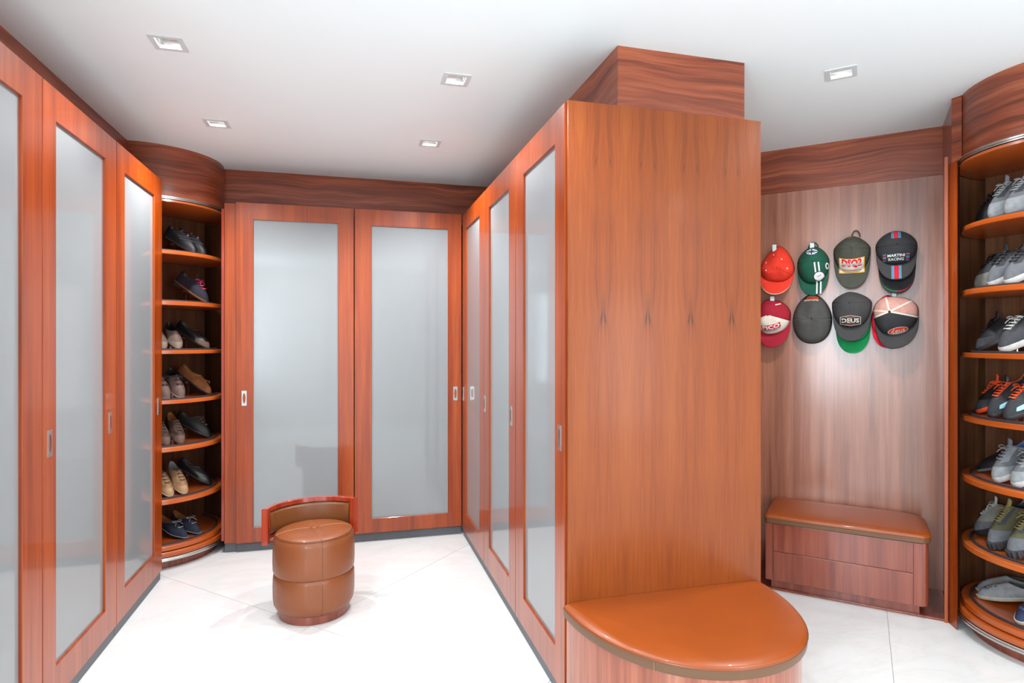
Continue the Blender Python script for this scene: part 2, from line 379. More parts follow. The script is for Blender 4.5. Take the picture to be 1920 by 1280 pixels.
fp = thing('filler_panel', 'narrow wooden filler strip between shoe carousel and end wall wardrobe', 'panel', (-.838, 4.602, 0))
obj('board', MB().box(0, .075, 0, .02, .07, 2.447, bev=.0015), W_DOOR, fp, 0)
obj('toe_kick', MB().box(0.0, .074, .021, .04, 0, .068), M_TOE, fp, 0)
# island end panel
ep = obj('end_panel', MB().box(-.152, .747, 0, .0165, .0, 2.447, bev=.0012), W_PANEL, None, 30, loc=(1.0, 2.281, 0))
tag(ep, 'tall bookmatched wood panel with knot marks closing the island end', 'panel')

# ------------------------------------------------------------------ shoe carousels
SH = [2.075, 1.745, 1.423, 1.097, .79, .45, .15]
ST = [.026, .028, .025, .025, .030, .030, .030]
def carousel(label, c, rs, op0, op1, face, rests):
    r = thing('shoe_carousel', label, 'shoe cabinet', (c[0], c[1], 0))
    obj('fascia', MB().lathe([(rs + .008, 2.425), (rs + .008, ZC)], n=64), W_FASCIA, r)
    rt = rs + .022
    obj('metal_trim', MB().lathe([(rs - .03, 2.424), (rt, 2.424), (rt + .004, 2.420), (rt + .004, 2.413), (rt - .001, 2.411), (rt - .001, 2.404), (rs - .03, 2.404)], n=72), M_STEEL, r)
    obj('top_board', MB().lathe([(.0, 2.40), (rt - .006, 2.40), (rt - .004, 2.386), (rt - .012, 2.384), (0, 2.384)], n=64), W_SHELF, r)
    # side shell (back of the cabinet)
    m = MB(); ro = rs + .02
    m.lathe([(ro, .10), (ro, 2.384), (ro + .012, 2.384), (ro + .012, .10), (ro, .10)], n=40, a0=R(op1), a1=R(op0 + 360)); obj('shell', m, W_INNER, r)
    # centre divider
    q = R(face); ux, uy = math.cos(q), math.sin(q); hw = rs - .03
    for k in range(7):
        z0 = SH[k] + .001; z1 = (SH[k - 1] - ST[k - 1] if k else 2.384) - .001
        P0 = [(-uy * s * hw + ux * e, ux * s * hw + uy * e) for s, e in ((-1, -.06), (1, -.06), (1, -.042), (-1, -.042))]
        obj('divider', MB().prism(P0, z0, z1), W_INNER, r, 0)
    for k, (z, th) in enumerate(zip(SH, ST)):
        s = obj('shelf', MB().lathe([(0, z - th), (rs - .003, z - th), (rs, z - th + .003), (rs, z - .003), (rs - .003, z), (0, z)], n=64), W_SHELF, r)
        ri = rs - .035
        obj('rail', MB().lathe([(ri, z), (ri, z + .009), (ri - .004, z + .011), (ri - .010, z + .011), (ri - .013, z + .008), (ri - .013, z)], n=64), M_RUB, s)
    obj('base_ring', MB().lathe([(0, .084), (rs + .015, .084), (rs + .018, .087), (rs + .018, .112), (rs + .014, .116), (0, .116)], n=64), W_SHELF, r)
    obj('metal_trim', MB().lathe([(rs - .04, .060), (rt, .060), (rt + .004, .064), (rt + .004, .072), (rt - .001, .074), (rt - .001, .082), (rs - .04, .082)], n=72), M_STEEL, r)
    obj('plinth', MB().lathe([(0, 0), (rs - .035, 0), (rs - .035, .06), (0, .06)], n=64), W_RED, r)
    return r
CL = (-1.33, 4.775); CR = (3.415, 2.13); RL, RR = .445, .447
carL = carousel('curved rotating shoe cabinet in the corner between long wall and end wall', CL, RL, -100, 8, -45, [])
carR = carousel('curved rotating shoe cabinet beside the cap niche and drawer bench', CR, RR, 143, 265, 188, [])
# jambs
jb = tag(obj('jamb', MB().prism([(-.856, 4.598), (-.839, 4.598), (-.839, 4.80), (-.856, 4.80)], .09, 2.405), W_GLOSS, None, 0), 'narrow red lacquered jamb at the edge of the corner shoe cabinet', 'jamb')
jr = thing('cabinet_jamb', 'wooden jamb between cap niche and curved shoe cabinet', 'jamb', (3.05, 2.43, 0))
obj('post', MB().prism([(-.040, -.030), (-.012, -.012), (.030, .045), (0, .050)], .0, 2.41), W_DOOR, jr, 0)
obj('fascia_block', MB().prism([(-.004, .029), (.003, -.02), (.03, -.005), (.04, .05)], 2.412, ZC), W_FASCIA, jr, 0)
obj('edge_strip', MB().prism([(-.020, .055), (-.006, .070), (.004, .060), (-.010, .045)], .0, 2.45), W_DOOR, jr, 0)

# ------------------------------------------------------------------ leather stool
def ell(a, b, z, n=48, p=2.0, rot=0):
    out = []
    for k in range(n):
        t_ = 2 * PI * k / n; c_, s_ = math.cos(t_), math.sin(t_)
        q = (abs(c_ / a) ** p + abs(s_ / b) ** p) ** (-1 / p); out.append((q * c_, q * s_, z))
    return out
st = thing('stool', 'round tan leather stool with low curved wooden backrest', 'stool', (-.182, 3.497, 0), (0, 0, R(13.8)))
obj('plinth', MB().lathe([(0, 0), (.178, 0), (.182, .004), (.182, .042), (0, .042)], n=56), W_RED, st)
obj('lower_body', MB().lathe([(0, .042), (.183, .042), (.195, .050), (.208, .075), (.213, .11), (.214, .17), (.213, .215), (.2095, .231), (.205, .236), (0, .236)], n=56), M_LEATH, st)
obj('upper_body', MB().lathe([(0, .236), (.205, .236), (.2095, .241), (.213, .256), (.215, .30), (.214, .36), (.212, .405), (.207, .428), (.2, .437), (0, .437)], n=56), M_LEATH, st)
sm = MB().lathe([(.199, .436), (.198, .443), (.185, .451), (.15, .459), (.10, .4635), (.05, .4635), (.028, .460), (.012, .4555), (.0, .4545)], n=56)
se = obj('seat', sm, M_LEATH, st)
obj('button', MB().lathe([(.0175, .455), (.017, .4595), (.012, .463), (0, .4645)], n=20), M_LEATH, se)
pm = MB()
pm.tube([(.2015 * math.cos(2 * PI * k / 56), .2015 * math.sin(2 * PI * k / 56), .437) for k in range(56)], .0025, 6, closed=True)
obj('piping', pm, M_SEAM, se)
sp = [(.199, .4435), (.185, .4517), (.15, .4597), (.10, .4642), (.05, .4642), (.028, .4607)]
sm = MB(); sd = MB()
for k in range(4):
    c_, s_ = math.cos(k * PI / 2 + .0), math.sin(k * PI / 2)
    for off in (-.0045, .0045): sm.tube([(r_ * c_ - off * s_, r_ * s_ + off * c_, z_) for r_, z_ in sp], .0009, 5)
    sd.tube([(r_ * c_, r_ * s_, z_ - .0006) for r_, z_ in sp], .0013, 5)
    sd.tube([(r_ * c_, r_ * s_, z_) for r_, z_ in ((.1845, .043), (.196, .050), (.2085, .075), (.2135, .11), (.2145, .17), (.2135, .215), (.2055, .236), (.2135, .256), (.2155, .30), (.2145, .36), (.2125, .405), (.2075, .428), (.201, .438))], .0011, 5)
obj('stitching', sm, M_STITCH, se); obj('seam', sd, M_SEAM, st)
# curved backrest: frame and pad
BC = -.047; HA = R(60)
def arc(r_, a, z): return (r_ * math.sin(a), BC + r_ * math.cos(a), z)
fm = MB(); n = 36
def strip(mb, r0, r1, z0, z1, a0, a1, n, m=0, bev=.003):
    loops = []
    for k in range(n + 1):
        a = a0 + (a1 - a0) * k / n
        loops.append([arc(r0 + bev, a, z0), arc(r1 - bev, a, z0), arc(r1, a, z0 + bev), arc(r1, a, z1 - bev), arc(r1 - bev, a, z1), arc(r0 + bev, a, z1), arc(r0, a, z1 - bev), arc(r0, a, z0 + bev)])
    mb.loft(loops, m)
strip(fm, .262, .290, .545, .572, -HA, HA, n)
strip(fm, .266, .288, .392, .412, -HA, HA, n)
strip(fm, .278, .288, .41, .548, -HA, HA, n)
for sgn in (-1, 1): strip(fm, .258, .292, .375, .573, sgn * HA - R(3.4), sgn * HA + R(3.4), 3)
obj('backrest_frame', fm, W_GLOSS, st)
pm = MB(); loops = []; h2 = R(55)
for k in range(31):
    a = -h2 + 2 * h2 * k / 30; e = 1 - abs(2 * k / 30 - 1) ** 8 * .5
    loops.append([arc(.279, a, .42), arc(.268, a, .42), arc(.262 - .004 * e, a, .43), arc(.258 - .006 * e, a, .48), arc(.262 - .004 * e, a, .53), arc(.268, a, .54), arc(.279, a, .54)])
pm.loft(loops); obj('backrest_pad', pm, M_PAD, st)
obj('bracket', MB().box(-.05, .05, .19, .233, .29, .405, bev=.004), W_GLOSS, st)

# ------------------------------------------------------------------ half-round bench
hb = thing('half_round_bench', 'half-round wooden bench with caramel leather cushion against the island panel', 'bench', (1.288, 2.279, 0))
def dee(a, b, z, n=44, yb=0.0, rc=.02):
    out = []
    for k in range(n + 1):
        t_ = PI + PI * k / n; q = (abs(math.cos(t_) / a) ** 2.12 + abs(math.sin(t_) / b) ** 2.12) ** (-1 / 2.12)
        out.append((q * math.cos(t_), min(q * math.sin(t_), yb), z))
    return out
obj('plinth', MB().loft([dee(.41, .53, 0), dee(.41, .53, .05)]), W_RED, hb)
obj('drum', MB().loft([dee(.447, .562, .05), dee(.447, .562, .384)]), W_DRUM, hb)
cu = obj('cushion', MB().loft([dee(.461, .588, .4165), dee(.461, .588, .419), dee(.457, .584, .424), dee(.447, .573, .429), dee(.425, .548, .434), dee(.36, .47, .4365), dee(.2, .28, .4375)]), M_LEATH2, hb, 50)
obj('band', MB().loft([dee(.452, .572, .380), dee(.459, .583, .383), dee(.4605, .587, .390), dee(.4605, .587, .414), dee(.455, .58, .4165)]), M_LEATHD, hb)
pm = MB()
for z_, g_, r_ in ((.4165, .0, .0018), (.4215, -.003, .0008)): pm.tube([(x, y, z_) for x, y, _ in dee(.4615 + g_, .589 + g_, 0)], r_, 5)
obj('piping', pm, M_SEAM, cu)
ln = MB()
t_ = PI + PI * .315; q = (abs(math.cos(t_) / .461) ** 2.12 + abs(math.sin(t_) / .587) ** 2.12) ** (-1 / 2.12)
for e in (-.006, .006): ln.tube([(q * math.cos(t_) + e, q * math.sin(t_) - e * .3 - .001, .384), (q * math.cos(t_) + e, q * math.sin(t_) - e * .3 - .001, .414)], .0009, 4)
obj('stitching', ln, M_STITCH, hb)

# ------------------------------------------------------------------ drawer bench in the niche
nb = thing('drawer_bench', 'low wooden bench with two drawers and leather cushion under the caps', 'bench', (NX, NX, .012), NROT)
def rr(x0, x1, y0, y1, rad, n=8):    # rad: corner radii bl, br, tr, tl  (y0 front)
    out = []
    for (cx, cy, r_, a0) in ((x0, y0, rad[0], PI), (x1, y0, rad[1], 1.5 * PI), (x1, y1, rad[2], 0), (x0, y1, rad[3], .5 * PI)):
        ox = cx + r_ * (1 if cx == x0 else -1); oy = cy + r_ * (1 if cy == y0 else -1)
        for k in range(n + 1): a = a0 + PI / 2 * k / n; out.append((ox + r_ * math.cos(a), oy + r_ * math.sin(a)))
    return out
def lay(x0, x1, y0, y1, rad, z): return [(x, y, z) for x, y in rr(x0, x1, y0, y1, rad)]
obj('plinth', MB().box(-.462, .278, -.43, -.012, 0, .056), W_RED, nb, 0)
obj('body', MB().loft([lay(-.488, .318, -.466, -.005, (.002, .03, .09, .002), .056), lay(-.488, .318, -.466, -.005, (.002, .03, .09, .002), .392)]), W_RED, nb)
for z0, z1 in ((.056, .226), (.229, .390)):
    obj('drawer', MB().box(-.446, .246, -.476, -.467, z0, z1, bev=.0012), W_RED, nb, 0)
obj('side_post', MB().box(-.488, -.449, -.476, -.467, .056, .390, bev=.001), W_RED, nb, 0)
obj('side_post', MB().box(.249, .290, -.476, -.467, .056, .390, bev=.001), W_RED, nb, 0)
rad = (.02, .06, .13, .03)
cu = obj('cushion', MB().loft([lay(-.495, .33, -.488, -.004, rad, .4215), lay(-.496, .331, -.489, -.003, rad, .426), lay(-.492, .327, -.485, -.005, rad, .434), lay(-.482, .317, -.473, -.012, rad, .441), lay(-.45, .285, -.43, -.04, rad, .446), lay(-.36, .2, -.32, -.12, (.02, .05, .06, .03), .448)]), M_LEATH2, nb, 50)
obj('band', MB().loft([lay(-.490, .325, -.480, -.006, rad, .392), lay(-.494, .329, -.487, -.004, rad, .397), lay(-.495, .330, -.488, -.004, rad, .421)]), M_LEATHD, nb)
obj('piping', MB().tube([(x, y, .4215) for x, y in rr(-.4955, .3305, -.4885, -.003, rad)], .0016, 5, closed=True), M_SEAM, cu)

# ------------------------------------------------------------------ lettering helper
def text_geo(body, width, height, bold=0.0, shear=0.0):
    cu = bpy.data.curves.new('lettering', 'FONT'); cu.body = body; cu.resolution_u = 2; cu.offset = bold; cu.shear = shear
    o = bpy.data.objects.new('lettering', cu); C.objects.link(o)
    me = o.evaluated_get(bpy.context.evaluated_depsgraph_get()).to_mesh()
    v = [(p.co.x, p.co.y) for p in me.vertices]; f = [tuple(p.vertices) for p in me.polygons]
    bpy.data.objects.remove(o); bpy.data.curves.remove(cu)
    x0, x1 = min(p[0] for p in v), max(p[0] for p in v); y0, y1 = min(p[1] for p in v), max(p[1] for p in v)
    sx, sy = width / (x1 - x0), height / (y1 - y0)
    return [((p[0] - (x0 + x1) / 2) * sx, (p[1] - (y0 + y1) / 2) * sy) for p in v], f

def cloth(name, rgb, rough=.85, vary=.10, bump=.25, bscale=900, sheen=0): return plain(name, srgb(*rgb), rough, vary=vary, vscale=30, bump=bump, bscale=bscale, sheen=sheen)
K = {k: cloth('cap_' + k, c) for k, c in dict(red=(226, 52, 28), green=(8, 78, 58), olive=(66, 66, 56), black=(44, 44, 46), charcoal=(58, 56, 56), burgundy=(160, 14, 40), cream=(224, 212, 196),
     bright_green=(0, 140, 74), blush=(204, 150, 136), crimson=(214, 16, 44), grey=(70, 68, 64), white=(232, 232, 230), navy=(34, 48, 92), sky=(92, 170, 208), yellow=(226, 168, 50), orange=(214, 84, 50)).items()}
M_HOOK = plain('white_hook', srgb(212, 232, 232), .35)

# ------------------------------------------------------------------ caps on hooks
def depth_at(x, out=.07):
    X = NX + A * x - A * out; Y = NX - A * x - A * out; return X * math.sin(YAW) + Y * math.cos(YAW)
def px2x(px, out=.07):              # local x on the niche wall plane shifted 'out' into the room
    u = (px - 960) / FPX; dx = u * math.cos(YAW) + math.sin(YAW); dy = -u * math.sin(YAW) + math.cos(YAW)
    t_ = (2 * NX - 2 * A * out) / (dx + dy); return (t_ * dx - t_ * dy) * A
def py2z(py, x, out=.07): return EYE - (py - 640) / FPX * depth_at(x, out)
class Cap:
    def __init__(s, label, cx, apy, hw, top, seam, bottom, crown, front, brim, wall=0.0, ax=0, roll=0, wedge=8, pu=1.7, dep=.085, button=None, noise=.003, strap=None, flat=False, group='caps hanging on the niche wall'):
        x = px2x(cx); k = depth_at(x) / FPX; s.k = k; s.x0 = x; s.cx = cx; s.z0 = py2z(apy, x); s.apy = apy
        s.a = hw * k; s.up = (apy - top) * k; s.dn = (seam - apy) * k; s.lb = (bottom - seam) * k if not flat else 0
        s.dep = dep; s.wall = wall; s.pu = pu; s.noise = noise; s.ax = ax * k; s.wedge = wedge; s.ph = cx * .37
        r = thing('cap', label, 'cap', (NX + A * x, NX - A * x, s.z0), (0, R(roll), -PI / 4), group); r.rotation_mode = 'XYZ'
        # rotation: roll about the wall normal, then turn to face the niche
        r.rotation_euler = (Matrix.Rotation(-PI / 4, 3, 'Z') @ Matrix.Rotation(R(roll), 3, 'Y')).to_euler()
        s.root = r; e = R(wedge)
        def dome(t0, t1):
            return lambda u, v: s.pt(t0 + (t1 - t0) * u, max(.02, 1 - v))
        nb = 28
        s.crown = s.shell('crown', MB().grid(dome(-e, PI + e), nb, 12), K[crown])
        s.front = s.shell('front_panel', MB().grid(dome(PI + e, 2 * PI - e), nb, 12), K[front])
        if not flat:
            b0, b1 = R(180 + 4), R(360 - 4)
            s.brim = s.shell('brim', MB().grid(lambda u, v: s.bp(b0 + (b1 - b0) * u, v, u), 28, 8), K[brim], .0035)
        if button: obj('button', MB().lathe([(.008, -.002), (.0075, .002), (.004, .005), (0, .006)], n=12), K[button], s.front, loc=(s.ax, s.yd(0, 0), 0), rot=(PI / 2, 0, 0))
        # sweatband rim
        if strap:
            sx, sw, sh_ = strap; b = s.up * .9
            obj('strap', MB().tube([(sx + sw * math.cos(a) , -.02 - wall, b + sh_ * math.sin(a)) for a in [PI * k / 10 for k in range(11)]], .0045, 6), K[crown], r)
    def shell(s, name, mb, mat, th=.0022, parent=None):
        o = obj(name, mb, mat, parent or s.root, 60, weld=True); md = o.modifiers.new('thickness', 'SOLIDIFY'); md.thickness = th; md.offset = 0; return o
    def Rr(s, t):
        c_, z_ = math.cos(t), math.sin(t); p = s.pu if z_ > 0 else 2.25; b = s.up if z_ > 0 else s.dn
        a = s.a - (s.ax if c_ > 0 else -s.ax)
        return (abs(c_ / a) ** p + abs(z_ / b) ** p) ** (-1 / p)
    def yr(s, t): return -(s.wall + .018 + .030 * (.5 - .5 * math.sin(t)))
    def yd(s, t, r):
        n_ = s.noise * (math.sin(2 * t + s.ph) + .8 * math.sin(3 * t - 2 * s.ph + 5 * r)) * r * r * (1.0001 - r) * 5.5
        return s.yr(t) * r ** 2 - (s.wall + .03) * (1 - r ** 2) - s.dep * max(0, 1 - r ** 2.5) ** .62 + n_
    def pt(s, t, r):
        q = s.Rr(t) * r; return (s.ax + q * math.cos(t), s.yd(t, r), q * math.sin(t))
    def bp(s, t, v, u):
        q = s.Rr(t); x = s.ax + q * math.cos(t); n_ = (x / s.a)
        return (x * (1 - .04 * v), s.yr(t) - .004 - .030 * v + .03 * v * n_ ** 2, q * math.sin(t) - s.lb * v * math.sin(PI * min(1, max(0, u))) ** .38)
    def surf(s, x, z):
        dx = x - s.ax; t = math.atan2(z, dx) % (2 * PI); d_ = math.hypot(dx, z); q = s.Rr(t)
        if d_ <= q or z > 0: return s.yd(t, min(1, d_ / q))
        lo, hi = PI, 2 * PI
        for _ in range(24):
            mi = (lo + hi) / 2
            if s.Rr(mi) * math.cos(mi) < dx: lo = mi
            else: hi = mi
        u = (lo - R(184)) / R(172); v = (s.Rr(lo) * math.sin(lo) - z) / max(1e-4, s.lb * math.sin(PI * min(.999, max(.001, u))) ** .38)
        return s.bp(lo, min(max(v, 0), 1.02), u)[1]
    def seam(s, ang, mat='black'):
        c_, n_ = math.cos(R(ang)), math.sin(R(ang)); w_ = .0011
        obj('seam', MB().grid(lambda u, v: (lambda p: (p[0] - (v - .5) * 2 * w_ * n_, p[1] - .0016, p[2] + (v - .5) * 2 * w_ * c_))(s.pt(R(ang), .04 + .95 * u)), 14, 1), K[mat], s.front if ang > 180 else s.crown, 60)
    def loc(s, px, py): return (px - s.cx) * s.k, (s.apy - py) * s.k
    def decal(s, name, fn, nu, nv, mat, off=.0022, parent=None):
        o = obj(name, MB().grid(lambda u, v: (lambda p: (p[0], s.surf(*p) - off, p[1]))(fn(u, v)), nu, nv), mat, parent or s.front, 60); return o
    def ellipse(s, name, px, py, w_, h_, mat, off=.0022, rot=0, parent=None):
        x, z = s.loc(px, py); c_, s_ = math.cos(R(rot)), math.sin(R(rot))
        def fn(u, v):
            a = 2 * PI * u; r_ = max(.01, v); ex, ez = w_ / 2 * s.k * r_ * math.cos(a), h_ / 2 * s.k * r_ * math.sin(a); return (x + ex * c_ - ez * s_, z + ex * s_ + ez * c_)
        return s.decal(name, fn, 24, 4, mat, off, parent)
    def quad(s, name, px, py, w_, h_, mat, off=.0022, rot=0, bend=0, parent=None, nu=10, nv=6, btop=None):
        x, z = s.loc(px, py); c_, s_ = math.cos(R(rot)), math.sin(R(rot))
        def fn(u, v):
            ex = (u - .5) * w_ * s.k; b = bend if btop is None else bend + (btop - bend) * v
            ez = (v - .5) * h_ * s.k + b * s.k * (4 * (u - .5) ** 2); return (x + ex * c_ - ez * s_, z + ex * s_ + ez * c_)
        return s.decal(name, fn, nu, nv, mat, off, parent)
    def text(s, body, px, py, w_, h_, mat, off=.0034, rot=0, bend=0, bold=0, parent=None, shear=0):
        v, f = text_geo(body, w_ * s.k, h_ * s.k, bold, shear); x, z = s.loc(px, py); c_, s_ = math.cos(R(rot)), math.sin(R(rot)); out = []
        for a, b in v:
            b += bend * s.k * 4 * (a / (w_ * s.k)) ** 2
            X, Z = x + a * c_ - b * s_, z + a * s_ + b * c_; out.append((X, s.surf(X, Z) - off, Z))
        return obj('lettering', MB().add(out, f), mat, parent or s.front, 0)

DSEAM = (270, 205, 335, 30, 150)
# front caps hang over a second one on three hooks
cp = Cap('orange-red cap with small eyelets, hanging above the burgundy cap', 1456, 503, 30, 459, 527, 552, 'red', 'red', 'red', roll=5, wedge=25, noise=.006, dep=.07, pu=1.5)
for px, py in ((1437, 493), (1439, 508), (1464, 486), (1475, 503), (1449, 478)): cp.ellipse('eyelet', px, py, 2.4, 2.4, K['cream'])
cp.decal('piping', lambda u, v: (lambda p: (p[0], p[2]))(cp.bp(R(184) + R(172) * u, .955 + .045 * v, u)), 28, 1, K['cream'], .003, cp.brim)
cp = Cap('dark green cap with racing stripe and flag emblem, above the worn leather-look cap', 1524, 491, 27, 460, 531, 554, 'green', 'green', 'green', roll=0, wedge=6, noise=.002, strap=(.0, .028, .035))
for a_ in (30, 150, 270)[:(2 if cp.cx < 1550 or cp.cx > 1650 else 3)]: cp.seam(a_)
j = cp.ellipse('flag_emblem', 1522.5, 472.5, 19, 11.5, K['white'])
for rot_ in (0, 90): cp.quad('flag_bar', 1522.5, 472.5, 18 if rot_ == 0 else 10.5, 2.2, K['navy'], .0032, rot_, parent=j, nu=6, nv=1)
for rot_ in (32, -32): cp.quad('flag_bar', 1522.5, 472.5, 15, .9, K['navy'], .0032, rot_, parent=j, nu=6, nv=1)
for dx in (-3.2, 3.2):
    cp.quad('stripe', 1532.5 + dx + (-.8), 503, 2.4, 20, K['white'], .0022, 6, nu=2, nv=8); cp.quad('stripe', 1534 + dx, 539, 2.4, 24, K['white'], .0028, 0, nu=2, nv=8, parent=cp.brim)
j = cp.ellipse('badge', 1535, 519, 20, 18.5, K['charcoal'], .0034, 25); cp.ellipse('badge_face', 1535, 519, 17, 15, K['white'], .0044, 25, parent=j)
cp.quad('badge_mark', 1535, 518.5, 8.5, .9, K['charcoal'], .0054, 22, parent=j, nu=5, nv=1, bend=1)
j = cp.ellipse('side_emblem', 1548, 500, 5.5, 12, K['white'], .003); cp.ellipse('side_mark', 1548.3, 500, 3, 7, K['charcoal'], .004, parent=j)
cp = Cap('olive-grey cap with red, white and yellow patch and looped strap', 1597, 466, 30.5, 440, 511, 541, 'olive', 'olive', 'olive', wedge=4, noise=.005, button='olive', strap=(.022, .022, .04), pu=1.45)
for a_ in (30, 150, 270)[:(2 if cp.cx < 1550 or cp.cx > 1650 else 3)]: cp.seam(a_)
j = cp.quad('patch', 1597, 499.5, 42, 25, K['yellow'], .0025, 0, 1.5, btop=4.5, nu=28, nv=14); cp.quad('patch_face', 1597, 499.5, 38.5, 21.6, K['cream'], .0036, 0, 1.5, btop=4.2, parent=j, nu=28, nv=14)
cp.text('DSQ2', 1597, 495.8, 33, 15.5, K['crimson'], .0085, 0, 2.5, .05, j)
cp.quad('patch_band', 1597, 497.4, 34, 3.4, K['cream'], .0092, 0, 2.4, parent=j, nu=28, nv=3); cp.text('CANADIAN BROTHERS', 1597, 497.4, 33, 2.7, K['navy'], .0104, 0, 2.4, .01, j)
cp.text('DEAN & DAN SINCE 1964', 1597, 507.2, 32, 2.5, K['crimson'], .0052, 0, 1.8, .01, j)
cp.quad('label', 1594, 443.5, 9, 1.8, K['yellow'], .003, 18, parent=cp.crown, nu=4, nv=1)

cp = Cap('black cap with thin green and red piping, hanging underneath the striped racing cap', 1682, 495, 30, 462, 526, 550, 'black', 'black', 'black', wall=.0, wedge=6, dep=.04, noise=0)
cp.decal('piping', lambda u, v: (lambda p: (p[0], p[2]))(cp.bp(R(186) + R(84) * u, .80 + .05 * v, .01 + .49 * u)), 20, 1, K['bright_green'], .003, cp.brim)
cp.decal('piping', lambda u, v: (lambda p: (p[0], p[2]))(cp.bp(R(270) + R(84) * u, .80 + .05 * v, .5 + .49 * u)), 20, 1, K['crimson'], .003, cp.brim)
cp = Cap('black cap with light blue and red racing stripes and white lettering', 1680, 462, 33, 433, 497, 526, 'black', 'black', 'charcoal', wall=.055, wedge=6, noise=.003, pu=1.75)
for a_ in (30, 150, 270)[:(2 if cp.cx < 1550 or cp.cx > 1650 else 3)]: cp.seam(a_)
for dx, w_, c_ in ((-6.6, 1.2, 'sky'), (-4.4, 1.2, 'sky'), (0, 6, 'crimson'), (4.4, 1.2, 'sky'), (6.6, 1.2, 'sky')):
    cp.quad('stripe', 1679 + dx, 442.5, w_, 16, K[c_], .003, 0, nu=2, nv=6, parent=cp.crown); cp.quad('stripe', 1680 + dx * 1.05, 511.5, w_ * 1.15, 25, K[c_], .003, 0, nu=2, nv=8, parent=cp.brim)
for k_, c_ in ((-2.2, 'sky'), (0, 'crimson'), (2.2, 'sky')):
    for py_ in (482, 488.4): 
        for sx in (-1, 1): cp.quad('stripe', 1679 + sx * (18.2 - (2.5 if py_ > 485 else 0) * 0), py_ + k_ , 5.4, 1.1, K[c_], .003, 2, nu=3, nv=1)
cp.text('MARTINI', 1679, 482, 27, 4.8, K['white'], .0036, 1, 0, .02); cp.text('RACING', 1679, 488.6, 24, 4.8, K['white'], .0036, 1, 0, .02)

cp = Cap('burgundy mesh cap with white front panel and red lettering', 1449, 590, 30, 560, 626, 651, 'burgundy', 'cream', 'burgundy', ax=-7, wedge=20, button='burgundy', noise=.003, roll=-2, pu=1.9)
j = cp.quad('lettering_band', 1446.5, 613.5, 33, 8.6, K['crimson'], .0024, 9, 3.0); cp.text('FICO', 1446.5, 613.7, 30, 6.8, K['white'], .0034, 9, 3.0, .03, j)
cp.text('PRESIDENTE', 1447.5, 619.6, 31, 3.0, K['navy'], .0034, 9, 3.2, .012)
cp.quad('label', 1459, 571, 9, 2.2, K['cream'], .003, 14, parent=cp.crown, nu=4, nv=1)
cp = Cap('worn dark grey cap turned to show its top, with orange label', 1522, 598, 33, 550, 644, 645, 'grey', 'grey', 'grey', wedge=0, noise=.008, pu=1.75, flat=True, dep=.075)
cp.quad('label', 1523, 557, 20, 7.5, K['orange'], .003, -2, -2.5, parent=cp.crown); 
for q_ in range(11): cp.quad('label_stroke', 1509.5 + 2.3 * q_, 562.6 - .25 * (q_ % 3) + .03 * (q_ - 5) ** 2, 1.5 if q_ % 2 else 1.0, 1.9 + .5 * (q_ % 3 == 1), K['cream'], .0036, 8 - 2.2 * q_, parent=cp.crown, nu=2, nv=2)
cp.quad('label_stroke', 1521, 555.6, 14, 1.6, K['blush'], .0038, 0, -.6, parent=cp.crown)
for a_ in (90, 150, 210, 270, 335, 30):
    cp.decal('seam', lambda u, v: (lambda p: (p[0] + (v - .5) * .0014, p[2] + (v - .5) * .0014))(cp.pt(R(a_), .04 + .94 * u)), 12, 1, K['charcoal'], .002)
cp = Cap('bright green cap hanging underneath the dark lettered cap', 1599, 604, 29, 572, 640, 662, 'bright_green', 'bright_green', 'bright_green', wall=.0, wedge=6, dep=.035, noise=0)
cp = Cap('dark charcoal cap with hexagonal lettered patch, worn over a green cap', 1597, 568, 32.5, 547, 614, 640, 'charcoal', 'charcoal', 'charcoal', wall=.05, ax=-3, wedge=2, noise=.004, button='charcoal', pu=1.5)
for a_ in (30, 150, 270)[:(2 if cp.cx < 1550 or cp.cx > 1650 else 3)]: cp.seam(a_)
def hexq(w_, h_):
    def fn(u, v):
        z_ = (v - .5); hwid = w_ / 2 ; ex = (2 * u - 1) * hwid; cap_ = h_ / 2 * (1.0 - .30 * abs(2 * u - 1)); x, z = cp.loc(1595, 601.5); return (x + ex * cp.k, z + 2 * z_ * cap_ * cp.k)
    return fn
j = cp.decal('patch', hexq(33.5, 19), 10, 6, K['cream'], .0024); cp.decal('patch_face', hexq(31.8, 17.4), 10, 6, K['black'], .0032, j)
cp.text('DEUS', 1595, 601.5, 28.5, 8.2, K['cream'], .0042, 0, 0, .03, j)
for dy in (-6.2, 6.2): cp.quad('patch_line', 1595, 601.5 + dy, 16, .9, K['orange'], .004, 0, nu=4, nv=1, parent=j)
cp = Cap('crimson cap peeking out behind the two-tone trucker cap', 1665, 598, 27, 552, 634, 652, 'crimson', 'crimson', 'crimson', wall=.0, wedge=6, dep=.035, noise=0)
cp = Cap('trucker cap with blush mesh, cream seams and red oval badge', 1679, 584, 36, 555, 626, 653, 'blush', 'black', 'charcoal', wall=.05, ax=-11, wedge=18, button='charcoal', noise=.0, pu=2.0, roll=-5)
for a_ in (95, 24, 168, -18, 198): 
    cp.decal('seam_tape', lambda u, v: (lambda p: (p[0] - (v - .5) * .009 * math.sin(R(a_)), p[2] + (v - .5) * .009 * math.cos(R(a_))))(cp.pt(R(a_), .05 + .93 * u)), 12, 2, K['cream'], .0026, cp.crown)
j = cp.ellipse('badge', 1679, 620, 33, 12, K['cream'], .0024, 8); cp.ellipse('badge_face', 1679, 620, 31, 10.4, K['red'], .0032, 8, parent=j)
cp.text('deus', 1679, 620.2, 22, 7.2, K['cream'], .0042, 8, 0, .02, j)

